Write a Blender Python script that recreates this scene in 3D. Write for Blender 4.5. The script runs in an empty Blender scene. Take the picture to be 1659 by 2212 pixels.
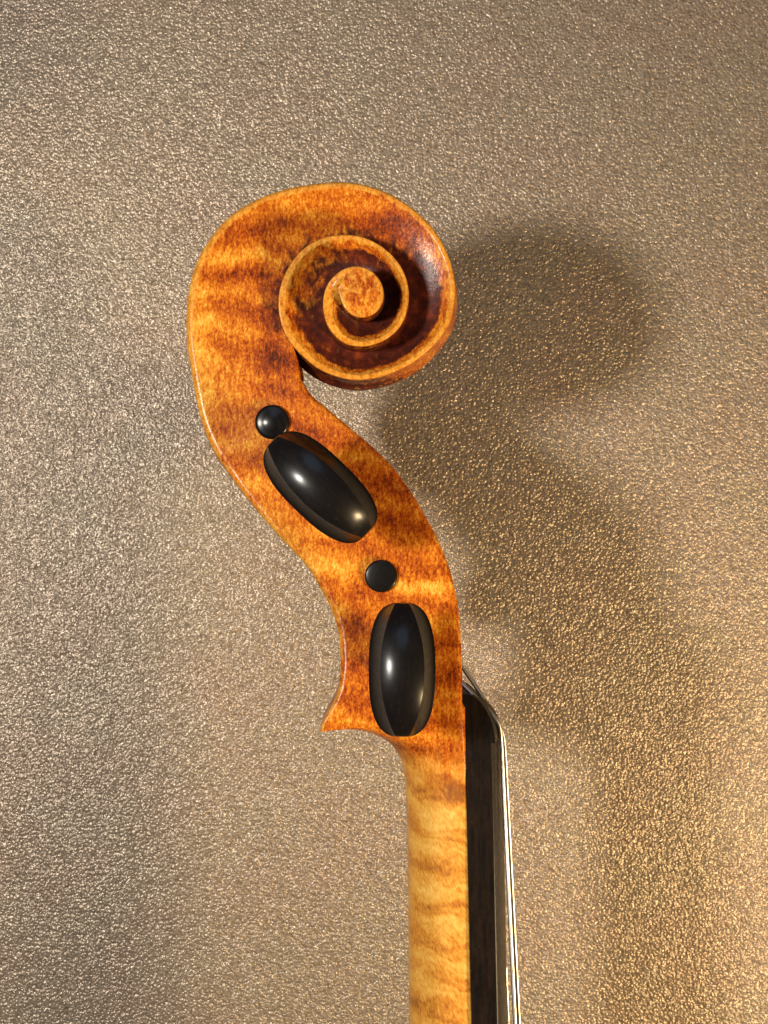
import bpy, math
import numpy as np
from mathutils import Vector

# ------------------------------------------------------------------ scene, camera, light
S = bpy.context.scene
MM = 0.001
DIST = 330.0                      # camera height above the violin's middle plane, mm
FOC = 3498.0                      # focal length in photo units (photo 1659 x 2212)
CX, CY = 829.5, 1106.0
TABLE_Z = -86.0

cam = bpy.data.cameras.new("camera")
cam.sensor_fit = 'VERTICAL'
cam.angle_y = 2 * math.atan(1106.0 / FOC)
cam.clip_start = 0.01
cam.clip_end = 20.0
cam_o = bpy.data.objects.new("camera", cam)
S.collection.objects.link(cam_o)
cam_o.location = (0, 0, DIST * MM)
S.camera = cam_o

world = bpy.data.worlds.new("World")
S.world = world
world.use_nodes = True
bg = world.node_tree.nodes["Background"]
bg.inputs[0].default_value = (1.0, 0.90, 0.80, 1)
bg.inputs[1].default_value = 0.04

def lamp(name, loc_mm, target_mm, size_mm, watts, col):
    l = bpy.data.lights.new(name, 'AREA')
    l.shape = 'DISK'
    l.size = size_mm * MM
    l.energy = watts
    l.color = col
    o = bpy.data.objects.new(name, l)
    S.collection.objects.link(o)
    o.location = Vector(loc_mm) * MM
    o.rotation_euler = (Vector(target_mm) - Vector(loc_mm)).to_track_quat('-Z', 'Y').to_euler()
    return o

lamp("white_lamp", (-235, 25, 400), (0, 10, -40), 62, 2.5, (1.0, 0.94, 0.85))
lamp("warm_lamp", (236, -160, 188), (30, -30, -60), 62, 1.45, (1.0, 0.72, 0.38))
lamp("window_glow", (10, 330, 420), (0, 0, 0), 260, 0.25, (0.42, 0.66, 1.0))

S.view_settings.view_transform = 'Standard'
S.view_settings.look = 'None'
S.view_settings.exposure = -0.12
S.view_settings.gamma = 1.0
S.render.engine = 'CYCLES'

# ------------------------------------------------------------------ helpers
def U(px, py, z):
    k = (DIST - z) / FOC
    return np.array([(px - CX) * k, (CY - py) * k, z])

def mesh_obj(name, verts, faces, mat, parent=None, smooth=True, attrs=None, origin=None):
    v = np.asarray(verts, float)
    org = np.zeros(3) if origin is None else np.asarray(origin, float)
    me = bpy.data.meshes.new(name)
    me.from_pydata([tuple(p) for p in (v - org) * MM], [], faces)
    me.update()
    if smooth:
        me.polygons.foreach_set('use_smooth', [True] * len(me.polygons))
    if attrs:
        for k, arr in attrs.items():
            a = me.attributes.new(k, 'FLOAT', 'POINT')
            a.data.foreach_set('value', np.asarray(arr, np.float32))
    me.materials.append(mat)
    o = bpy.data.objects.new(name, me)
    S.collection.objects.link(o)
    if parent is not None:
        o.parent = parent
    o.location = tuple(org * MM)
    return o

def smoothstep(a, b, x):
    t = np.clip((np.asarray(x, float) - a) / (b - a), 0, 1)
    return t * t * (3 - 2 * t)

def hermite(ts, ys, t):
    """smooth curve through rows of ys at ts (finite difference tangents, limited)"""
    ts = np.asarray(ts, float); ys = np.asarray(ys, float)
    d = (ys[1:] - ys[:-1]) / (ts[1:] - ts[:-1])[:, None]
    h = ts[1:] - ts[:-1]
    m = np.empty_like(ys)
    m[0] = d[0]; m[-1] = d[-1]
    w = h[1:] / (h[1:] + h[:-1])
    m[1:-1] = d[:-1] * w[:, None] + d[1:] * (1 - w)[:, None]
    t = np.clip(np.asarray(t, float), ts[0], ts[-1])
    i = np.clip(np.searchsorted(ts, t, side='right') - 1, 0, len(ts) - 2)
    u = ((t - ts[i]) / h[i])[:, None]
    hh = h[i][:, None]
    return ((2*u**3 - 3*u**2 + 1) * ys[i] + (u**3 - 2*u**2 + u) * hh * m[i]
            + (-2*u**3 + 3*u**2) * ys[i+1] + (u**3 - u**2) * hh * m[i+1])

# ------------------------------------------------------------------ materials
class NT:
    def __init__(s, name):
        s.m = bpy.data.materials.new(name)
        s.m.use_nodes = True
        s.t = s.m.node_tree
        s.b = s.t.nodes["Principled BSDF"]
    def n(s, typ, **kw):
        nd = s.t.nodes.new(typ)
        for k, v in kw.items():
            setattr(nd, k, v)
        return nd
    def put(s, sock, val):
        if isinstance(val, bpy.types.NodeSocket):
            s.t.links.new(val, sock)
        else:
            sock.default_value = val
    def math(s, op, a, b=0.0, c=None, clamp=False):
        nd = s.n('ShaderNodeMath', operation=op, use_clamp=clamp)
        s.put(nd.inputs[0], a); s.put(nd.inputs[1], b)
        if c is not None: s.put(nd.inputs[2], c)
        return nd.outputs[0]
    def coords(s, scale=(1000, 1000, 1000)):
        tc = s.n('ShaderNodeTexCoord')
        mp = s.n('ShaderNodeMapping')
        mp.inputs['Scale'].default_value = scale
        s.t.links.new(tc.outputs['Object'], mp.inputs[0])
        return mp.outputs[0]
    def noise(s, vec, scale, detail=2, rough=0.5, dist=0.0, out=0):
        nd = s.n('ShaderNodeTexNoise')
        s.put(nd.inputs['Vector'], vec)
        nd.inputs['Scale'].default_value = scale
        nd.inputs['Detail'].default_value = detail
        nd.inputs['Roughness'].default_value = rough
        nd.inputs['Distortion'].default_value = dist
        return nd.outputs[out]
    def ramp(s, fac, stops, interp='LINEAR'):
        nd = s.n('ShaderNodeValToRGB')
        cr = nd.color_ramp
        cr.interpolation = interp
        while len(cr.elements) < len(stops): cr.elements.new(0.5)
        for e, (p, c) in zip(cr.elements, stops):
            e.position = p
            e.color = (c[0], c[1], c[2], 1)
        s.put(nd.inputs[0], fac)
        return nd.outputs[0]
    def rng(s, v, a, b, c=0.0, d=1.0, smooth=False):
        nd = s.n('ShaderNodeMapRange')
        if smooth: nd.interpolation_type = 'SMOOTHSTEP'
        s.put(nd.inputs[0], v)
        for i, q in enumerate((a, b, c, d)): nd.inputs[i+1].default_value = q
        return nd.outputs[0]
    def mix(s, f, a, b, mode='MIX'):
        nd = s.n('ShaderNodeMix', data_type='RGBA', blend_type=mode)
        s.put(nd.inputs[0], f)
        s.put(nd.inputs[6], a if isinstance(a, bpy.types.NodeSocket) else (*a, 1))
        s.put(nd.inputs[7], b if isinstance(b, bpy.types.NodeSocket) else (*b, 1))
        return nd.outputs[2]
    def attr(s, name):
        nd = s.n('ShaderNodeAttribute', attribute_name=name)
        return nd.outputs['Fac']
    def bump(s, h, strength, dist_m, prev=None):
        nd = s.n('ShaderNodeBump')
        nd.inputs['Strength'].default_value = strength
        nd.inputs['Distance'].default_value = dist_m
        s.put(nd.inputs['Height'], h)
        if prev is not None: s.put(nd.inputs['Normal'], prev)
        return nd.outputs[0]
    def set(s, **kw):
        for k, v in kw.items():
            s.put(s.b.inputs[k.replace('_', ' ')], v)
        return s.m

def make_wood():
    g = NT("antiqued_maple")
    P = g.coords()
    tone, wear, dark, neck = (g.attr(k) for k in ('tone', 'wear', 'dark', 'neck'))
    # curl of the maple: irregular bands across the length
    warp = g.noise(P, 0.09, 3)
    sep = g.n('ShaderNodeSeparateXYZ'); g.put(sep.inputs[0], P)
    ph = g.math('MULTIPLY_ADD', g.math('SUBTRACT', warp, 0.5), 13.0, sep.outputs[1])
    ph = g.math('MULTIPLY_ADD', sep.outputs[0], 0.16, ph)
    fine = g.noise(P, 0.9, 3, 0.6)
    ph = g.math('MULTIPLY_ADD', g.math('SUBTRACT', fine, 0.5), 1.6, ph)
    band = g.math('SINE', g.math('MULTIPLY', ph, 2 * math.pi / 7.4))
    amp = g.rng(g.noise(P, 0.07, 1), 0.3, 0.7, 0.35, 1.0)
    band = g.math('MULTIPLY', band, amp)
    # grain flecks: short marks along the length, fine mottling
    Pg = g.coords((1000, 340, 1000))
    fleck = g.noise(Pg, 1.7, 3, 0.65)
    mott = g.noise(P, 1.35, 4, 0.7, 0.4)
    blot = g.noise(P, 0.22, 4, 0.6)
    f = g.math('MULTIPLY_ADD', band, -0.13, 0.54)
    f = g.math('MULTIPLY_ADD', g.math('SUBTRACT', fleck, 0.5), 0.95, f)
    f = g.math('MULTIPLY_ADD', g.math('SUBTRACT', mott, 0.5), 0.38, f)
    speck = g.noise(g.coords((1000, 560, 1000)), 3.1, 2, 0.6, 0.6)
    f = g.math('MULTIPLY_ADD', g.math('SUBTRACT', speck, 0.5), 0.8, f)
    f = g.math('MULTIPLY_ADD', g.math('SUBTRACT', blot, 0.5), 0.15, f)
    f = g.math('MULTIPLY_ADD', tone, 0.40, f)
    varn = g.ramp(f, [(0.0, (0.93, 0.60, 0.14)), (0.22, (0.80, 0.38, 0.040)),
                      (0.48, (0.57, 0.148, 0.008)), (0.72, (0.30, 0.048, 0.005)), (1.0, (0.065, 0.012, 0.003))])
    # ragged thresholds for worn ridges and for the dark areas
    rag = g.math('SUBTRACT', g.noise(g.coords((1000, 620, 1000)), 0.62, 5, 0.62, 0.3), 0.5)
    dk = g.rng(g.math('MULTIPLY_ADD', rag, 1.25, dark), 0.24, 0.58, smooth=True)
    dark_col = g.ramp(g.noise(P, 0.5, 4, 0.65), [(0.3, (0.030, 0.008, 0.006)), (0.52, (0.075, 0.014, 0.008)), (0.75, (0.20, 0.035, 0.009))])  # dark colour for the channels, scroll underside and string cavity
    col = g.mix(dk, varn, dark_col)
    wr = g.rng(g.math('MULTIPLY_ADD', rag, 2.2, wear), 0.38, 0.62, smooth=True)
    gold = g.ramp(g.math('MULTIPLY_ADD', mott, 0.7, g.math('MULTIPLY', fleck, 0.4)),
                  [(0.36, (0.84, 0.48, 0.09)), (0.55, (0.68, 0.29, 0.03)), (0.72, (0.40, 0.11, 0.010))])
    col = g.mix(g.math('MULTIPLY', wr, 0.72), col, gold)
    # bare neck: pale honey maple with soft bands and pores
    rip = g.math('SINE', g.math('MULTIPLY', g.math('MULTIPLY_ADD', g.noise(P, 0.35, 3), 5.0, ph), 2 * math.pi / 2.3))
    nf = g.math('MULTIPLY_ADD', band, -0.16, 0.60)
    nf = g.math('MULTIPLY_ADD', g.math('MULTIPLY', rip, g.rng(sep.outputs[0], 5.0, 16.0, 0.3, 1.0)), 0.10, nf)
    Pd = g.n('ShaderNodeMapping'); Pd.inputs['Rotation'].default_value = (0, 0, math.radians(-28))
    g.put(Pd.inputs[0], P)
    Ps = g.n('ShaderNodeMapping'); Ps.inputs['Scale'].default_value = (1.0, 0.30, 1.0); g.put(Ps.inputs[0], Pd.outputs[0])
    pores = g.noise(Ps.outputs[0], 2.6, 3, 0.65)
    nf = g.math('MULTIPLY_ADD', g.math('SUBTRACT', pores, 0.5), 0.95, nf)
    nf = g.math('MULTIPLY_ADD', g.math('SUBTRACT', blot, 0.5), 0.5, nf)
    nf = g.math('MULTIPLY_ADD', tone, 0.35, nf)
    pale = g.ramp(nf, [(0.1, (0.88, 0.57, 0.17)), (0.4, (0.78, 0.41, 0.075)), (0.7, (0.60, 0.235, 0.030)), (0.95, (0.34, 0.12, 0.025))])
    nk = g.rng(g.math('MULTIPLY_ADD', g.math('SUBTRACT', g.noise(g.coords((1000, 150, 1000)), 1.2, 3), 0.5), 1.0, neck), 0.08, 0.95, smooth=True)
    col = g.mix(nk, col, pale)
    h = g.math('MULTIPLY_ADD', fleck, 0.6, mott)
    nb = g.bump(h, 0.35, 0.00010)
    nb2 = g.bump(g.noise(P, 0.8, 2), 0.2, 0.0002, nb)
    return g.set(Base_Color=col, Roughness=g.rng(mott, 0.3, 0.7, 0.30, 0.42), Normal=nb,
                 Coat_Weight=g.math('MULTIPLY_ADD', dk, -0.22, 0.33), Coat_Roughness=0.18, Coat_IOR=1.45, Coat_Normal=nb2, Specular_IOR_Level=0.08)

def make_ebony(name, base=(0.0045, 0.004, 0.0042), rough=0.40, brown=0.0, coat=0.42, spec=0.08):
    g = NT(name)
    P = g.coords((1000, 120, 1000))
    st = g.noise(P, 1.3, 4, 0.6)
    P2 = g.coords()
    dustn = g.noise(P2, 3.2, 2, 0.5)
    dust = g.rng(dustn, 0.76, 0.79)
    c = g.ramp(st, [(0.35, base), (0.75, (base[0]*2.2 + brown*0.02, base[1]*1.8 + brown*0.008, base[2]*1.6 + brown*0.003))])
    c = g.mix(g.math('MULTIPLY', dust, 0.45), c, (0.30, 0.29, 0.26))
    nb = g.bump(g.noise(P2, 1.8, 3, 0.6), 0.12, 0.00008)
    return g.set(Base_Color=c, Roughness=g.rng(g.noise(P2, 0.9, 4), 0.3, 0.7, rough - 0.05, rough + 0.08), Normal=nb,
                 Coat_Weight=coat, Coat_Roughness=0.21, Specular_IOR_Level=spec)

def make_metal(name, col, rough, wound=True):
    g = NT(name)
    kw = {}
    if wound:
        P = g.coords()
        sep = g.n('ShaderNodeSeparateXYZ'); g.put(sep.inputs[0], P)
        w = g.math('SINE', g.math('MULTIPLY', sep.outputs[1], 2 * math.pi / 0.22))
        kw['Normal'] = g.bump(w, 0.25, 0.00002)
    return g.set(Base_Color=(*col, 1), Metallic=1.0, Roughness=rough, **kw)

def make_table():
    g = NT("bronze_pebbled_finish")
    P = g.coords()
    n1 = g.noise(P, 0.95, 2, 0.5)
    n2 = g.noise(P, 2.6, 1, 0.5)
    pv = g.n('ShaderNodeTexVoronoi', feature='SMOOTH_F1'); pv.inputs['Scale'].default_value = 1.38
    pv.inputs['Smoothness'].default_value = 0.35
    g.put(pv.inputs['Vector'], P)
    peb = g.math('SUBTRACT', 1.0, pv.outputs['Distance'])
    h = g.math('MULTIPLY_ADD', n2, 0.22, g.math('MULTIPLY_ADD', peb, 0.75, g.math('MULTIPLY', n1, 0.8)))
    c = g.ramp(g.math('MULTIPLY_ADD', n2, 0.4, g.math('MULTIPLY', n1, 0.6)),
               [(0.3, (0.20, 0.152, 0.104)), (0.5, (0.30, 0.235, 0.166)), (0.72, (0.41, 0.325, 0.238))])
    hue = g.noise(P, 0.05, 3)
    c = g.mix(g.rng(hue, 0.4, 0.65, 0.0, 0.35), c, g.mix(1.0, c, (1.06, 0.91, 0.93), 'MULTIPLY'))
    nb = g.bump(h, 1.0, 0.00027)
    # flakes in the finish lie at their own small angles
    fl = g.n('ShaderNodeTexVoronoi'); fl.inputs['Scale'].default_value = 2.0
    g.put(fl.inputs['Vector'], P)
    fv = g.n('ShaderNodeVectorMath', operation='SUBTRACT'); g.put(fv.inputs[0], fl.outputs['Color']); fv.inputs[1].default_value = (0.5, 0.5, 0.5)
    fs = g.n('ShaderNodeVectorMath', operation='SCALE'); g.put(fs.inputs[0], fv.outputs[0]); fs.inputs['Scale'].default_value = 0.34
    fa = g.n('ShaderNodeVectorMath', operation='ADD'); g.put(fa.inputs[0], fs.outputs[0]); g.put(fa.inputs[1], nb)
    fn = g.n('ShaderNodeVectorMath', operation='NORMALIZE'); g.put(fn.inputs[0], fa.outputs[0])
    return g.set(Base_Color=c, Metallic=0.32, Roughness=0.36, Normal=fn.outputs[0], Specular_IOR_Level=0.35,
                 Coat_Weight=0.20, Coat_Roughness=0.24, Coat_Normal=fn.outputs[0])

WOOD = make_wood()
EBONY = make_ebony("ebony_peg")
BOARD = make_ebony("ebony_fingerboard", (0.0036, 0.0028, 0.0024), 0.42, 0.5, 0.08, 0.12)
SILVER = make_metal("silver_wound_string", (0.97, 0.95, 0.90), 0.33)
STEEL = make_metal("steel_string", (0.80, 0.78, 0.74), 0.22, False)
TABLE = make_table()

# ------------------------------------------------------------------ tabletop
nx = 24
tv, tf = [], []
for j in range(nx + 1):
    for i in range(nx + 1):
        tv.append((-700 + 1400 * i / nx, -700 + 1400 * j / nx, TABLE_Z))
for j in range(nx):
    for i in range(nx):
        a = j * (nx + 1) + i
        tf.append((a, a + 1, a + nx + 2, a + nx + 1))
top = mesh_obj("tabletop", tv, tf, TABLE)
top['kind'] = 'structure'

# ------------------------------------------------------------------ the violin
violin = bpy.data.objects.new("violin", None)
violin.empty_display_size = 0.02
S.collection.objects.link(violin)
violin['label'] = "violin on its side, amber scroll and pegbox with black pegs above glittery bronze surface"
violin['category'] = "violin"

# spiral outline of the head, photo units, clockwise from the throat direction round to the eye
EYE = np.array([778.0, 635.0])
SPIRAL = [(470,990),(457,967),(433,906),(420,849),(411,796),(403,745),(401,690),(403,650),(409,613),(425,561),(449,519),(485,475),
 (525,445),(573,421),(625,405),(685,395),(729,392),(773,395),(817,407),(865,431),(905,461),(937,495),(961,535),
 (977,577),(984,625),(981,660),(973,693),(953,727),(921,761),(885,787),(845,806),(805,817),(765,820),(725,812),
 (685,794),(655,770),(629,742),(612,712),(603,681),(601,653),(605,621),(617,589),(637,557),(661,533),(697,514),
 (737,507),(781,511),(817,527),(849,553),(871,585),(882,621),(881,661),(869,697),(845,725),(813,742),(777,748),
 (745,741),(721,722),(705,697),(698,667),(699,640),(708,613),(725,593),(745,580),(769,575),(797,582),(817,600),
 (828,625),(826,653),(812,674),(789,685),(765,682),(745,666),(735,643),(731,622)]
sp = np.array(SPIRAL, float)
rel = sp - EYE
ang = np.unwrap(np.arctan2(rel[:, 1], rel[:, 0]))       # image y down: increasing = clockwise on screen
phi_k = np.degrees(ang - ang[0])
rad_k = np.hypot(rel[:, 0], rel[:, 1])
A0 = ang[0]
PHI_END = phi_k[-1]
PHI_EYE = PHI_END - 360.0

H_K = np.array([(0,9.0),(49,8.1),(139,7.2),(229,7.3),(319,8.3),(409,10.0),(499,11.6),(589,12.8),(679,14.2),
                (740,15.6),(785,17.3),(859,18.0),(949,18.35),(1039,18.4),(1100,18.3),(1160,18.15)], float)
DEP_K = np.array([(0,0.0),(30,0.5),(60,1.1),(139,1.8),(229,2.3),(319,2.7),(409,2.9),(499,3.2),(589,3.1),(679,2.7),(730,1.9),(768,0.3),(785,-0.9),(1200,-0.9)], float)
WR_K = np.array([(0,1.45),(100,1.4),(160,1.0),(229,0.9),(319,0.9),(409,1.3),(499,0.8),(589,0.6),(679,0.95),(740,1.8),(785,2.3),(1200,1.6)], float)
def knots(K, x): return hermite(K[:, 0], K[:, 1:2], np.atleast_1d(x))[:, 0]
def lin(K, x): return np.interp(x, K[:, 0], K[:, 1])

def rim_world(phi):
    phi = np.atleast_1d(np.asarray(phi, float))
    r = hermite(phi_k, rad_k[:, None], phi)[:, 0]
    h = knots(H_K, phi)
    a = A0 + np.radians(phi)
    px = EYE[0] + r * np.cos(a); py = EYE[1] + r * np.sin(a)
    k = (DIST - h) / FOC
    return np.stack([(px - CX) * k, (CY - py) * k, h], 1)

def rim_normal(phi):
    e = 0.6
    d = rim_world(np.minimum(phi + e, PHI_END)) - rim_world(np.maximum(phi - e, 0))
    n = np.stack([-d[:, 1], d[:, 0]], 1)
    return n / np.linalg.norm(n, axis=1)[:, None]

def flare(h, full):
    """how far the back of the head stands out, h below the rim; full = depth of the middle ridge"""
    t = np.clip(h / np.maximum(full, 1e-3), 0, 1)
    return 0.35 * smoothstep(0, 0.25, t) + 1.25 * smoothstep(0.35, 1.0, t)

FLK = lambda ph: float(np.interp(ph, [0, 205, 285, 375, 450, 1200], [0.5, 0.22, 1.0, 1.0, 0.5, 0.4]))

# hand-placed sections of neck and pegbox: outer x,y  inner x,y  H  neckness cavity barewood
BODY_A = [(888,3438,1047,3438,12.2,1,0,1),(886.5,2800,1033,2800,12.2,1,0,1),(885.3,2212,1019.6,2212,12.1,1,0,1),(884,2034,1015.2,2034,12,1,0,1),
 (882.4,1884,1012,1884,12,1,0,1),(878.6,1745,1009.3,1757,12,1,0,1),(875,1696,1008.2,1718,12,1,0,.76),(867.5,1662,1007.4,1692,12,.96,0,.58),
 (853,1633,1006.8,1668,12.1,.9,0,.44),(830,1609,1006.2,1645,12.3,.75,0,.33),(801,1592.5,1005.8,1620,12.5,.55,0,.22),(768,1582,1005.3,1596,12.7,.36,0,.15),
 (736,1578,1005,1574,12.9,.2,0,.1),(708,1580,1004.8,1552,13,.09,0,.03),(691,1582,1004.8,1533,13,.02,0,0)]
BODY_B = [(691,1582,1004.8,1530,13,.02,0,0),(697,1561,998.8,1519,13,0,0,0),(708,1541,998.4,1512,13,0,0,0),(718,1523,998.4,1500,12.9,0,0.2,0),(730,1491,998.4,1478,12.7,0,1,0),
 (735,1450,998.4,1448,12.5,0,1,0),(734.4,1405,997.3,1403,12.2,0,1,0),(728,1356,993.8,1350,11.9,0,1,0),(715,1317,988.6,1305,11.7,0,1,0),
 (694,1276,981,1265,11.5,0,1,0),(666,1228,968.5,1221,11.3,0,1,0),(629,1187,949.6,1174,11.1,0,1,0),(585,1139,923,1122,10.9,0,1,0),
 (541,1086,883,1056,10.5,0,1,0),(518,1057,845,1005,10.3,0,1,0),(500,1032,795,957,10.1,0,1,0),(489,1016,748,917,9.8,0,1,0),
 (481,1005,706,882,9.5,0,.9,0),(474,996,668,848,9.2,0,.3,0),(470,990,646,811,9.0,0,0,0)]

stations = []   # dict: O (3), I (3), H, dep, wr, neck, cav, bare, phi, n_out (2)
def add_body(rows, per):
    R = np.array(rows, float)
    d = np.hypot(*(R[1:, 0:2] - R[:-1, 0:2]).T) + 0.6 * np.hypot(*(R[1:, 2:4] - R[:-1, 2:4]).T)
    t = np.concatenate([[0], np.cumsum(d)])
    n = int(t[-1] / per)
    tt = np.linspace(0, t[-1], n)
    tt = np.sort(np.unique(np.concatenate([tt, t[-1:] ])))
    Q = hermite(t, R, tt)
    Q[:, 5:8] = np.clip(Q[:, 5:8], 0, 1)
    return Q
QA = add_body(BODY_A, 3.4)
QB = add_body(BODY_B, 2.6)
for Q in (QA, QB):
    O = np.array([U(q[0], q[1], q[4]) for q in Q]); I = np.array([U(q[2], q[3], q[4]) for q in Q])
    dO = np.gradient(O[:, :2], axis=0)
    nrm = np.stack([-dO[:, 1], dO[:, 0]], 1); nrm /= np.linalg.norm(nrm, axis=1)[:, None] + 1e-9
    for q, o, i, nn in zip(Q, O, I, nrm):
        stations.append(dict(O=o, I=i, H=q[4], dep=0.0, wr=1.0, neck=q[5], cav=q[6], bare=q[7], phi=-1, n=nn, kind='neck' if Q is QA else 'box', py=(CY - o[1])))
n_body = len(stations)
# soften the joint between last pegbox section and the cheek
phis = np.concatenate([np.arange(0, 360, 0.9), np.arange(360, PHI_EYE, 1.3), [PHI_EYE]])
Rw = rim_world(phis); Rn = rim_normal(phis); Rin = rim_world(phis + 360); Rinn = rim_normal(np.minimum(phis + 360, PHI_END - 1))
Hs = knots(H_K, phis); Ds = lin(DEP_K, phis); Ws = lin(WR_K, phis)
for k, ph in enumerate(phis):
    floor = Hs[k] - Ds[k]
    drop = Rin[k, 2] - floor
    full = Rin[k, 2]
    out = flare(drop, full) * FLK(ph + 360) * min(1.0, (PHI_EYE - ph) / 40)
    inn = Rin[k].copy(); inn[:2] += Rinn[k] * (float(out) - 0.12)
    inn[2] = Hs[k]
    if ph < 14:
        last = stations[n_body - 1]['I']
        w = float(smoothstep(0, 14, ph))
        inn[:2] = last[:2] * (1 - w) + inn[:2] * w
    # cheek starts flat like the pegbox side
    stations.append(dict(O=Rw[k], I=inn, H=Hs[k], dep=Ds[k], wr=Ws[k], neck=0, cav=0, bare=0, phi=ph, n=Rn[k], kind='scroll'))

NV_R, NV_W, NV_S = 8, 5, 34
NWALL, NFRONT = 14, 8
verts, tone_a, wear_a, dark_a, neck_a = [], [], [], [], []
faces, ftag = [], []

# varnish tone, lighter or redder by place, plus the lower peg's shadow as colour: x, y, rx, ry, amount
BLOBS = [(570,485,85,16,.55),(640,430,150,18,-.25),(700,460,120,14,-.35),(520,592,85,12,.45),(470,560,60,20,-.15),(520,545,60,22,-.25),
 (760,480,140,24,.35),(850,480,50,40,.45),(720,425,110,12,.3),(560,500,90,14,.25),(900,540,30,60,.3),(590,700,40,110,.5),(600,780,45,40,.45),(430,700,28,120,-.55),(490,660,60,60,.05),
 (440,850,30,90,-.45),(500,830,70,40,-.25),(520,720,60,16,-.1),(600,840,70,35,.15),(500,885,70,10,.3),(640,900,80,30,.3),(540,940,40,40,-.15),
 (760,935,110,20,.22),(870,1040,80,70,.28),(800,985,90,14,-.25),(640,1180,70,30,-.35),(590,1110,40,40,-.35),(560,1060,30,60,-.2),
 (820,1140,80,30,.2),(720,1215,70,26,-.5),(800,1190,120,24,.1),(740,1290,22,60,-.45),(770,1350,40,90,.45),(900,1265,90,16,-.45),
 (850,1280,60,12,.0),(950,1130,50,70,.15),(950,1340,40,40,-.1),(770,1480,50,50,.35),(740,1540,40,25,-.1),(880,1615,80,22,.15),(950,1640,60,40,.12),
 (970,1450,30,70,.3),(985,1715,28,26,1.0),(960,1752,50,14,-.3),(900,1720,20,60,.15),(910,1870,70,12,.35),(920,1970,50,10,.25),  # first entry: lower peg's shadow painted into the tone
 (930,1935,60,20,-.4),(950,1800,50,40,-.35),(910,2165,50,14,.6),(925,2090,60,30,-.25),(905,2040,30,12,.3)]
def blob_tone(px, py):
    t = np.zeros_like(px)
    for x, y, rx, ry, a in BLOBS:
        t += a * np.exp(-(((px - x) / rx) ** 2 + ((py - y) / ry) ** 2))
    return t

def add_col(points, wear, dark, neck):
    base = len(verts)
    P = np.array(points)
    k = FOC / (DIST - P[:, 2])
    px = CX + P[:, 0] * k; py = CY - P[:, 1] * k
    verts.extend(points)
    tone_a.extend(blob_tone(px, py)); wear_a.extend(wear); dark_a.extend(dark); neck_a.extend(neck)
    return base

cols_top = []
for st in stations:
    O, I, H = st['O'], st['I'], st['H']
    L = np.linalg.norm(I[:2] - O[:2])
    r = (1.35 if st['kind'] == 'box' else 0.9) if st['phi'] < 0 else (1.0 if st['phi'] < 139 else 0.6)
    if st['phi'] >= 0: r = float(np.interp(st['phi'], [0, 60, 140, 200, 400], [1.35, 1.3, 0.8, 0.5, 0.34]))
    if st['kind'] == 'box' and O[1] < -30: r = float(np.interp(O[1], [-44, -30], [0.45, 1.35]))
    wr = min(max(st['wr'], r + .1), 0.62 * L)
    th = np.linspace(0, 1, NV_R + 1)[:-1]
    d = np.concatenate([r * (1 - np.cos(th * math.pi / 2)) , np.linspace(r, wr, NV_W + 1)[:-1], wr + (L - wr) * np.linspace(0, 1, NV_S + 1) ])
    d = np.clip(d, 0, L)
    # round over the outer edge
    q = np.clip((r - d) / r, 0, 1)
    zb = H - r + r * np.sqrt(np.clip(1 - q * q, 0, 1))
    if st['phi'] < 14:      # pegbox: small round over the front edge too
        r2 = 0.6 if st['phi'] < 0 else max(0.02, 0.6 * (1 - st['phi'] / 14))
        q2 = np.clip((r2 - (L - d)) / r2, 0, 1)
        zb = zb - (r2 - r2 * np.sqrt(np.clip(1 - q2 * q2, 0, 1))) * (1 - st['neck'])
    vs = np.clip((d - wr) / max(L - wr, 1e-6), 0, 1)
    g_ = 1 - (1 - vs) ** (2.0 if st['phi'] > 0 else 1.6)
    ramp_in = 1.0
    zb = zb - st['dep'] * g_ * ramp_in
    v = d / L
    zn = H * (1 - (1 - v) ** 2.15) ** (1 / 2.15)
    z = st['neck'] * zn + (1 - st['neck']) * zb
    dirn = (I - O)[:2] / L
    pts = [(O[0] + dirn[0] * a, O[1] + dirn[1] * a, zz) for a, zz in zip(d, z)]
    ph = st['phi']
    if ph < 0:
        w = 0.62 * np.exp(-(d / 1.3) ** 2) + 0.35 * np.exp(-((L - d) / 0.9) ** 2)
        dk = 0.0 * d
        if st['kind'] == 'box':
            dk = 0.30 * np.exp(-((L - d) / 0.5) ** 2) * smoothstep(40, 52, O[1] + 44) 
    else:
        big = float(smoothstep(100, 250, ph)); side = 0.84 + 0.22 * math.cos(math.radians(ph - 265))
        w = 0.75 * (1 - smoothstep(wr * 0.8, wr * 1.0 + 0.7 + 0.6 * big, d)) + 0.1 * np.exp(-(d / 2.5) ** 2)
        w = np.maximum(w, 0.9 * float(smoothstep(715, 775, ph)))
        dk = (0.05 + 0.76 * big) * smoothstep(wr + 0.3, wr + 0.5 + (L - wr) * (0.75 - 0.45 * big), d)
        dk = dk * side  # channel colour darker towards the lower right
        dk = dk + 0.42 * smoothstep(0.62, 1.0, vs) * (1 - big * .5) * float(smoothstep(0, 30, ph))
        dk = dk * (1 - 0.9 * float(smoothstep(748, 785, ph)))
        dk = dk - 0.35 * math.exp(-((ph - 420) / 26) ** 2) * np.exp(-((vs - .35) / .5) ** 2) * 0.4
    nk = np.full(len(d), st['bare'])
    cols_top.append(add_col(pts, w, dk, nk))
NT_V = NV_R + NV_W + NV_S + 1

def quad(a, b, c, d, tag):
    if len({a, b, c, d}) < 3: return
    faces.append((a, b, c, d)); ftag.append(tag)

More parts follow.
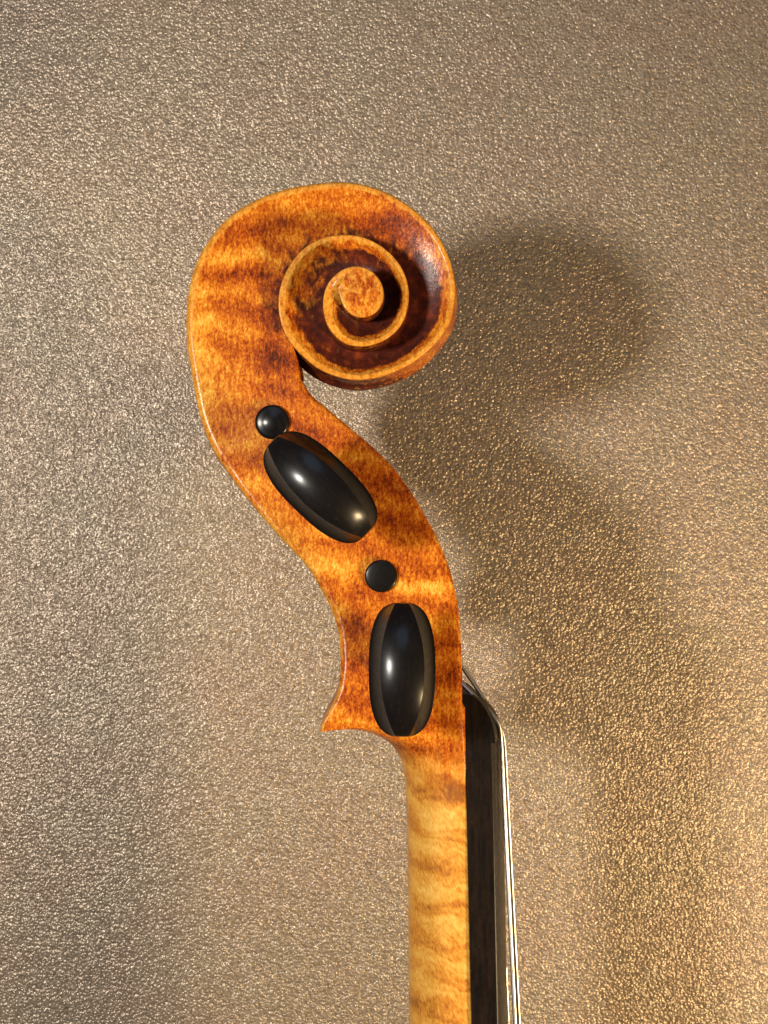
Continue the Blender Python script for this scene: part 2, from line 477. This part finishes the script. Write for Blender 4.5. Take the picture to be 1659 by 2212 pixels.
def st_tag(i):
    s = stations[i]
    if s['kind'] == 'scroll': return 2
    if s['kind'] == 'neck' and s['O'][1] < -44.0 and s['bare'] > 0.2: return 0
    return 1
for i in range(len(stations) - 1):
    tag = st_tag(i)
    a, b = cols_top[i], cols_top[i + 1]
    for j in range(NT_V - 1):
        quad(a + j, a + j + 1, b + j + 1, b + j, tag)

# eye cap: continues the last ribbon into a slightly domed disc
centre = U(EYE[0], EYE[1], 18.42)
eph = np.concatenate([np.arange(PHI_EYE, PHI_END, 2.2), [PHI_END]])
eR = rim_world(eph); eN = rim_normal(eph); eH = knots(H_K, eph)
cap_cols = []
ecr, NC = 0.35, 16
RB = np.array(verts[cols_top[-1]:cols_top[-1] + NT_V])
rib_r = np.hypot(*(RB[:, :2] - centre[:2]).T)[::-1]; rib_z = RB[::-1, 2].copy()
rib_r = np.concatenate([[0], rib_r]); rib_z = np.concatenate([[centre[2]], rib_z])
for k in range(len(eph)):
    O = eR[k]; L = np.linalg.norm(centre[:2] - O[:2])
    th = np.linspace(0, 1, 7)[:-1]
    d = np.concatenate([ecr * (1 - np.cos(th * math.pi / 2)), ecr + (L - ecr) * np.linspace(0, 1, NC)])
    q = np.clip((ecr - d) / ecr, 0, 1)
    z = O[2] - ecr + ecr * np.sqrt(np.clip(1 - q * q, 0, 1)) + (centre[2] - O[2]) * (d / L)
    ew = float(smoothstep(PHI_END - 45, PHI_END, eph[k]))
    if ew > 0:
        F0 = np.array(verts[cap_cols[0]:cap_cols[0] + 6 + NC]); r0 = np.hypot(*(F0[:, :2] - centre[:2]).T)
        z = z * (1 - ew) + np.interp(L - d, r0[::-1], F0[::-1, 2]) * ew
    dn = (centre - O)[:2] / L
    bw = 1 - float(smoothstep(0, 70, eph[k] - PHI_EYE))
    if bw > 0:
        rho = L - d
        zr = np.interp(rho, rib_r, rib_z)
        sc = L / rib_r[-1]
        z = z * (1 - bw) + (np.interp(rho / sc, rib_r, rib_z) + (O[2] - eR[0][2]) * (rho / L)) * bw
    pts = [(O[0] + dn[0] * a, O[1] + dn[1] * a, zz) for a, zz in zip(d, z)]
    if k == len(eph) - 1:
        pts = [(float(np.interp(r, r0[::-1], F0[::-1, 0])), float(np.interp(r, r0[::-1], F0[::-1, 1])), zz) for (x, y, zz), r in zip(pts, L - d)]
    w = 0.35 + 0.45 * np.exp(-(d / 1.0) ** 2) + 0.3 * math.exp(-((eph[k] - PHI_EYE) / 40) ** 2)
    cap_cols.append(add_col(pts, w, 0 * d, 0 * d))
NCAP = 6 + NC
for k in range(len(eph) - 1):
    for j in range(NCAP - 1):
        quad(cap_cols[k] + j, cap_cols[k] + j + 1, cap_cols[k + 1] + j + 1, cap_cols[k + 1] + j, 2)

# outer walls: down to the middle plane
floor_phi = lambda ph: float(knots(H_K, ph - 360)[0] - lin(DEP_K, ph - 360)) if ph > 360 else 0.0
OJ = stations[n_body - 1]['O']
def wall(cols, sts):
    prev = None
    for c, (O, n, H, ph, nk, bare) in zip(cols, sts):
        z0 = verts[c][2]
        zlow = 0.0
        if ph > 372: zlow = max(0.0, floor_phi(ph) - 0.6)
        full = max(H, 0.1)
        t = np.linspace(0, 1, NWALL + 1)[1:]
        z = z0 + (zlow - z0) * t
        if ph >= 0:
            amt = flare(z0 - z, full) * FLK(ph)
            if ph > PHI_END - 45: amt = amt * max(0.0, (PHI_END - ph) / 45)
        else:
            amt = 0.25 * smoothstep(0.2, 1, (z0 - z) / full) * (1 - nk)
            wj = float(smoothstep(-40, 0, -math.hypot(O[0] - OJ[0], O[1] - OJ[1])))
            amt = amt * (1 - wj) + flare(z0 - z, full) * 0.5 * wj
        pts = [(O[0] + n[0] * a, O[1] + n[1] * a, zz) for a, zz in zip(np.atleast_1d(amt), z)]
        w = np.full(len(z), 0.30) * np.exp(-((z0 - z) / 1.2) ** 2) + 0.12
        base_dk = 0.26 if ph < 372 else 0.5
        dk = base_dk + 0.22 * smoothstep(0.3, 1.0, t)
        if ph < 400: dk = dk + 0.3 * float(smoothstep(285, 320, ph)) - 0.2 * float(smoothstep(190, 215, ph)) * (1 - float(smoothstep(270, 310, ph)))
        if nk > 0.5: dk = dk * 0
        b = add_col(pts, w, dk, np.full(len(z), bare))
        idx = [c] + [b + j for j in range(NWALL)]
        if prev is not None:
            for j in range(NWALL):
                quad(prev[0][j], idx[j], idx[j + 1], prev[0][j + 1], prev[1])
        prev = (idx, 0 if (ph < 0 and nk > 0.5) else (1 if ph < 0 else 2))
wall(cols_top, [(s['O'], s['n'], s['H'], s['phi'], s['neck'], s['bare']) for s in stations])
wall(cap_cols, [(eR[k], eN[k], eH[k], eph[k], 0, 0) for k in range(len(eph))])

# front of neck and pegbox with the open string cavity
prev = None
for i, st in enumerate(stations[:n_body]):
    c = cols_top[i] + NT_V - 1
    I = np.array(verts[c]); z0 = I[2]
    back = (st['O'] - st['I'])[:2]; back = back / np.linalg.norm(back)
    cav = st['cav']
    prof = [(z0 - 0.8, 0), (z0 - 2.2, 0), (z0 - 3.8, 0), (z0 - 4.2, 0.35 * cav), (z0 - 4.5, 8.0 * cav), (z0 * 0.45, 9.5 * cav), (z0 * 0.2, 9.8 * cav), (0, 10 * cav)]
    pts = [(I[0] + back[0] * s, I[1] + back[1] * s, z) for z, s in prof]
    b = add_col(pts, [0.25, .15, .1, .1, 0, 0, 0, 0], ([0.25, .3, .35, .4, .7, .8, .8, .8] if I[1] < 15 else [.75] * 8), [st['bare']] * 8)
    idx = [c] + [b + j for j in range(8)]
    if prev is not None:
        for j in range(8):
            quad(prev[0][j], prev[0][j + 1], idx[j + 1], idx[j], prev[1])
    prev = (idx, st_tag(i))

# mirror to the underside
V = np.array(verts)
nv = len(V)
V2 = V.copy(); V2[:, 2] *= -1
VV = np.vstack([V, V2])
FF = faces + [tuple(reversed([i + nv for i in f])) for f in faces]
TT = ftag + ftag
ATT = dict(tone=tone_a * 2, wear=wear_a * 2, dark=dark_a * 2, neck=neck_a * 2)
ATT = {k: np.array(v, np.float32) for k, v in ATT.items()}

# normals of the whole carving, kept when it is split into scroll, pegbox and neck
fa = np.array(FF)
e1 = VV[fa[:, 2]] - VV[fa[:, 0]]; e2 = VV[fa[:, 3]] - VV[fa[:, 1]]
fn = np.cross(e1, e2)
# orient faces outward as built: upper sheets must look up
key = np.round(VV * 500).astype(np.int64)
uniq, inv = np.unique(key, axis=0, return_inverse=True)
inv = inv.ravel()
acc = np.zeros((len(uniq), 3))
flip_top = 1.0
# decide global sign from the first cheek quads
upz = fn[: 2000, 2].sum()
if upz < 0:
    FF = [tuple(reversed(f)) for f in FF]; fa = np.array(FF); fn = -fn
for c in range(4):
    np.add.at(acc, inv[fa[:, c]], fn)
VN = acc[inv]
VN /= np.linalg.norm(VN, axis=1)[:, None] + 1e-12

def submesh(name, tag, label=None):
    sel = np.array(TT) == tag
    f = fa[sel]
    used, idx = np.unique(f, return_inverse=True)
    idx = idx.reshape(f.shape)
    fl = []
    for q in idx.tolist():
        r = []
        for a in q:
            if a not in r: r.append(a)
        if len(r) > 2: fl.append(tuple(r))
    o = mesh_obj(name, VV[used], fl, WOOD, violin, True, {k: v[used] for k, v in ATT.items()})
    o.data.normals_split_custom_set_from_vertices([tuple(n) for n in VN[used]])
    if label: o['label'] = label
    return o
submesh("neck", 0, "bare honey coloured maple neck with curly figure")
submesh("pegbox", 1, "amber varnished pegbox with worn golden edges")
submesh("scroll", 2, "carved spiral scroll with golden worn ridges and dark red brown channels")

# ------------------------------------------------------------------ tuning pegs
def peg_head_mesh():
    """local: shaft along -z, long axis of the thumb piece along y, mm"""
    A = 72
    vs, fs = [], []
    a = np.linspace(0, 2 * math.pi, A, endpoint=False)
    ex = 2 / 3.25
    ox = 6.15 * np.sign(np.cos(a)) * np.abs(np.cos(a)) ** ex
    oy = 12.25 * np.sign(np.sin(a)) * np.abs(np.sin(a)) ** ex
    ox = ox * (1 - 0.10 * (oy / 12.25) ** 2)
    yl = oy * 0.985
    wl = 4.0 * np.sqrt(np.clip(1 - (yl / 15.3) ** 2, 0, 1)) - 1.25 * (yl / 12.25) ** 2
    lx = np.clip(ox * 0.985, -wl, wl)
    ly = yl
    def crown(x, y):
        return -(8.6 - np.sqrt(np.clip(74 - x * x, 0, 80))) - 9.0 * (1 - np.sqrt(np.clip(1 - (y / 13.4) ** 2, 0, 1)))
    rings = []
    K = 16
    for k in range(1, K + 1):
        s = k / K
        x, y = lx * s, ly * s
        rings.append(np.stack([x, y, crown(x, y)], 1))
    edge = rings[-1]
    # crisp edge then hollow flanks
    for s in (0.04, 0.15, 0.32, 0.52, 0.74, 0.92, 1.0):
        x = edge[:, 0] + (ox - edge[:, 0]) * s; y = edge[:, 1] + (oy - edge[:, 1]) * s
        gap = np.hypot(ox - edge[:, 0], oy - edge[:, 1])
        hollow = 1 - (1 - s) ** 1.5
        rings.append(np.stack([x, y, edge[:, 2] - (0.8 + 1.9 * gap) * hollow], 1))
    rim = rings[-1]
    zb = rim[:, 2]
    for s, dz in ((1.0, -0.5), (0.965, -1.1), (0.86, -2.2), (0.66, -4.0), (0.46, -5.8), (0.34, -7.2)):
        rr = np.stack([ox * s, oy * s, zb * s + (-8.0) * (1 - s) + dz], 1)
        rings.append(rr)
    # collar below
    last = rings[-1]
    for rad, z in ((3.6, -15.2), (3.4, -16.0), (4.6, -16.4), (4.9, -17.2), (4.6, -18.0), (4.0, -18.2), (4.0, -20)):
        rings.append(np.stack([rad * np.cos(a), rad * np.sin(a), np.full(A, z)], 1))
    vs.append(np.array([[0, 0, 0.0]]))
    for r in rings: vs.append(r)
    vv = np.vstack(vs)
    for i in range(A): fs.append((0, 1 + i, 1 + (i + 1) % A))
    for k in range(len(rings) - 1):
        for i in range(A):
            p, q = 1 + k * A + i, 1 + k * A + (i + 1) % A
            fs.append((p, p + A, q + A, q))
    # mark the crease ring sharp through split: done with edge angle below
    return vv, fs

def lathe(profile, A=48):
    vv, fs = [], []
    for r, z in profile:
        for i in range(A):
            t = 2 * math.pi * i / A
            vv.append((r * math.cos(t), r * math.sin(t), z))
    n = len(profile)
    for k in range(n - 1):
        for i in range(A):
            j = (i + 1) % A
            fs.append((k * A + i, k * A + j, (k + 1) * A + j, (k + 1) * A + i))
    b = len(vv)
    vv.append((0, 0, profile[-1][1] ))
    for i in range(A): fs.append(((n - 1) * A + i, (n - 1) * A + (i + 1) % A, b))
    return np.array(vv), fs

hv, hf = peg_head_mesh()
peg_me = None
def sharpen(o, deg):
    me = o.data
    me.set_sharp_from_angle(angle=math.radians(deg))

def make_peg(px, py, hd, rot_deg, up, tip_px=None, label=None, R=3.45, hside=11.0, dome=0.5, lean=0.0, er=0.4):
    """hd: height of the crown; up: True = thumb piece towards the viewer; tip comes out on the other cheek"""
    global peg_me
    if up:
        c = U(px, py, hd - 3)
        c[2] = hd
    else:
        c = U(px, py, hside)
        c = np.array([c[0], c[1], -hd])
    if peg_me is None:
        o = mesh_obj("tuning_peg", hv, hf, EBONY, violin)
        sharpen(o, 26)
        peg_me = o.data
    else:
        o = bpy.data.objects.new("tuning_peg", peg_me)
        S.collection.objects.link(o); o.parent = violin
    o.location = tuple(c * MM)
    if up: o.rotation_euler = (math.radians(lean), 0, math.radians(rot_deg))
    else: o.rotation_euler = (math.pi, 0, math.radians(rot_deg))
    if label: o['label'] = label
    # shaft: from the collar right through both cheeks, domed end
    end = -(hd + hside + 0.95)
    prof = [(3.9, -17.5), (3.9, -20)]
    for k in range(0, 9):
        t = k / 8
        prof.append((R - 0.35 + 0.35 * math.cos(t * math.pi / 2) if False else R, -20 + (end + 20 + 0.55) * t))
    for t in (0.25, 0.5, 0.75, 1.0):
        prof.append((R - er * (1 - math.cos(t * math.pi / 2)), end + 0.55 - 0.6 * math.sin(t * math.pi / 2)))
    zt = prof[-1][1]
    for s in (0.75, 0.5, 0.25, 0.02):
        prof.append(((R - er) * s, zt - dome * (1 - s * s)))
    v, f = lathe(prof)
    f = [tuple(reversed(q)) for q in f]
    sh = mesh_obj("shaft", v, f, EBONY, o)
    return o

make_peg(869.0, 1443.5, 39.0, 0.0, True, label="black ebony peg with its thumb piece upright, lower of the two facing the camera", hside=12.3, lean=-5.0)
make_peg(689.5, 1051.5, 37.5, 46.0, True, label="black ebony peg with its thumb piece slanting, upper of the two facing the camera", hside=10.5)
make_peg(588.3, 912.0, 37.0, 20.0, False, label="black ebony peg seen only as a shiny domed end, below the scroll", R=3.42, hside=9.6, dome=0.5, er=0.95)
make_peg(823.2, 1244.3, 38.5, -30.0, False, label="black ebony peg seen only as a flat dull end, between the two thumb pieces", R=3.22, hside=11.5, dome=0.2)

# ------------------------------------------------------------------ nut and fingerboard
def x_joint(y):       # plane where the board is glued on, mm; follows the neck's front edge
    ys = [-220, -104.3, -87.5, -73.3, -61, -47, -40]
    xs = [19.77, 17.29, 16.89, 16.59, 16.35, 16.05, 15.95]
    return np.interp(y, ys, xs)
y_nb = U(0, 1603, 12)[1]
def board_section(y):
    z1 = 12.15 + (y_nb - y) * 0.012
    x0 = float(x_joint(y)) + 0.03
    x1 = 21.3 + (y_nb - y) * 0.0205
    pts = [(x0, -z1), (x1 - 0.25, -z1), (x1 - 0.07, -z1 + 0.07), (x1, -z1 + 0.25)]
    N = 24
    for k in range(1, N):
        z = (-z1 + 0.25) + (2 * z1 - 0.5) * k / N
        pts.append((x1 + 2.65 * (1 - (z / z1) ** 2), z))
    pts += [(x1, z1 - 0.25), (x1 - 0.07, z1 - 0.07), (x1 - 0.25, z1), (x0, z1)]
    return pts
ys = [y_nb - 0.06, y_nb - 0.12] + list(np.linspace(y_nb - 3, -220, 24))
bv, bf = [], []
m = None
for y in ys:
    s = board_section(y); m = len(s)
    bv += [(x, y, z) for x, z in s]
for k in range(len(ys) - 1):
    for i in range(m):
        j = (i + 1) % m
        bf.append((k * m + i, (k + 1) * m + i, (k + 1) * m + j, k * m + j))
bf.append(tuple(range(m))); bf.append(tuple(reversed([(len(ys) - 1) * m + i for i in range(m)])))
fb = mesh_obj("fingerboard", bv, bf, BOARD, violin)
sharpen(fb, 20)

# nut: side outline in photo units (base, top, crest, down to the board)
NUTP = [(1005.6,1603),(1005.2,1534),(999.4,1531),(999.3,1502),(1010,1502.5),(1022,1506),(1036,1514),(1048,1524),(1058,1535),(1068,1549),(1076,1564),(1081,1580),(1083.5,1592),(1084.5,1603)]
nz = 20
nvv, nff = [], []
mN = len(NUTP)
for k in range(nz + 1):
    z = -12.15 + 24.3 * k / nz
    inset = 0.0
    if k in (0, nz): pass
    for px, py in NUTP:
        p = U(px, py, 0.0)
        q = U(px, py, 12.0)
        x = q[0] if px < 1006 else None
        xb = U(1005.6, 1603, 12.0)[0] + 0.03
        if x is None:
            xf = p[0] - xb
            x = xb + xf * (1 - 0.31 * (z / 12.15) ** 2)
        else:
            x = q[0] + 0.03
        y = q[1]
        nvv.append((x, y, z))
for k in range(nz):
    for i in range(mN):
        j = (i + 1) % mN
        nff.append((k * mN + i, k * mN + j, (k + 1) * mN + j, (k + 1) * mN + i))
nff.append(tuple(range(mN))); nff.append(tuple(reversed([nz * mN + i for i in range(mN)])))
nut = mesh_obj("nut", nvv, nff, BOARD, violin)
bm_mod = nut.modifiers.new("edge", 'BEVEL'); bm_mod.width = 0.00022; bm_mod.segments = 3; bm_mod.limit_method = 'ANGLE'; bm_mod.angle_limit = math.radians(50)
sharpen(nut, 40)

# ------------------------------------------------------------------ strings
def tube(name, pts, r, mat, A=12, parent=None):
    P = np.array(pts, float)
    d = np.linalg.norm(P[1:] - P[:-1], axis=1); t = np.concatenate([[0], np.cumsum(d)])
    vs, fs = [], []
    T = np.gradient(P, axis=0); T /= np.linalg.norm(T, axis=1)[:, None]
    for p, tt in zip(P, T):
        up = np.array([0, 0, 1.0]); s = np.cross(tt, up); s /= np.linalg.norm(s); u = np.cross(s, tt)
        for k in range(A):
            a = 2 * math.pi * k / A
            vs.append(p + r * (math.cos(a) * s + math.sin(a) * u))
    for i in range(len(P) - 1):
        for k in range(A):
            j = (k + 1) % A
            fs.append((i * A + k, i * A + j, (i + 1) * A + j, (i + 1) * A + k))
    return mesh_obj(name, vs, fs, mat, parent)

# per string: z, radius, x over the nut, x at y=-104, exit row at the pegbox edge, material
STR = [(8.2, 0.43, 23.35, 26.15, 1478, 1543, SILVER), (2.8, 0.39, 24.35, 27.35, 1441, 1540, SILVER),
       (-2.8, 0.34, 24.35, 27.35, 1434, 1540, SILVER), (-8.2, 0.14, 23.35, 26.0, 1470, 1542, STEEL)]
for z, r, xn, xb, ey, cy, mt in STR:
    yb = U(0, 1590, 0)[1]
    slope = (xb - xn) / (-104.0 - yb)
    s_end = np.array([xn + slope * (-220 - yb), -220, z * 1.25])
    p_nut = np.array([xn, yb, z])
    crest = U(1080 if z > -5 else 1074, 1566, z); crest[0] = min(crest[0], xn - 0.25)
    c2 = U(1069, 1545, z)
    if abs(z) > 5: c2[0] -= 0.35
    ex = U(999, ey, z * 0.8)
    ins = U(955, ey - (999 - 955) * (1543 - ey) / (1073 - 999), z * 0.55)
    P = [s_end, p_nut, crest, c2, ex, ins]
    for _ in range(3):
        Q = [P[0]]
        for u, v in zip(P[:-1], P[1:]):
            L_ = np.linalg.norm(v - u); c = min(0.25, 1.6 / L_)
            Q += [u + (v - u) * c, u + (v - u) * (1 - c)]
        P = Q + [P[-1]]
    ctrl = np.array(P); tt = ctrl
    tube("string", ctrl, r, mt, 12, violin)
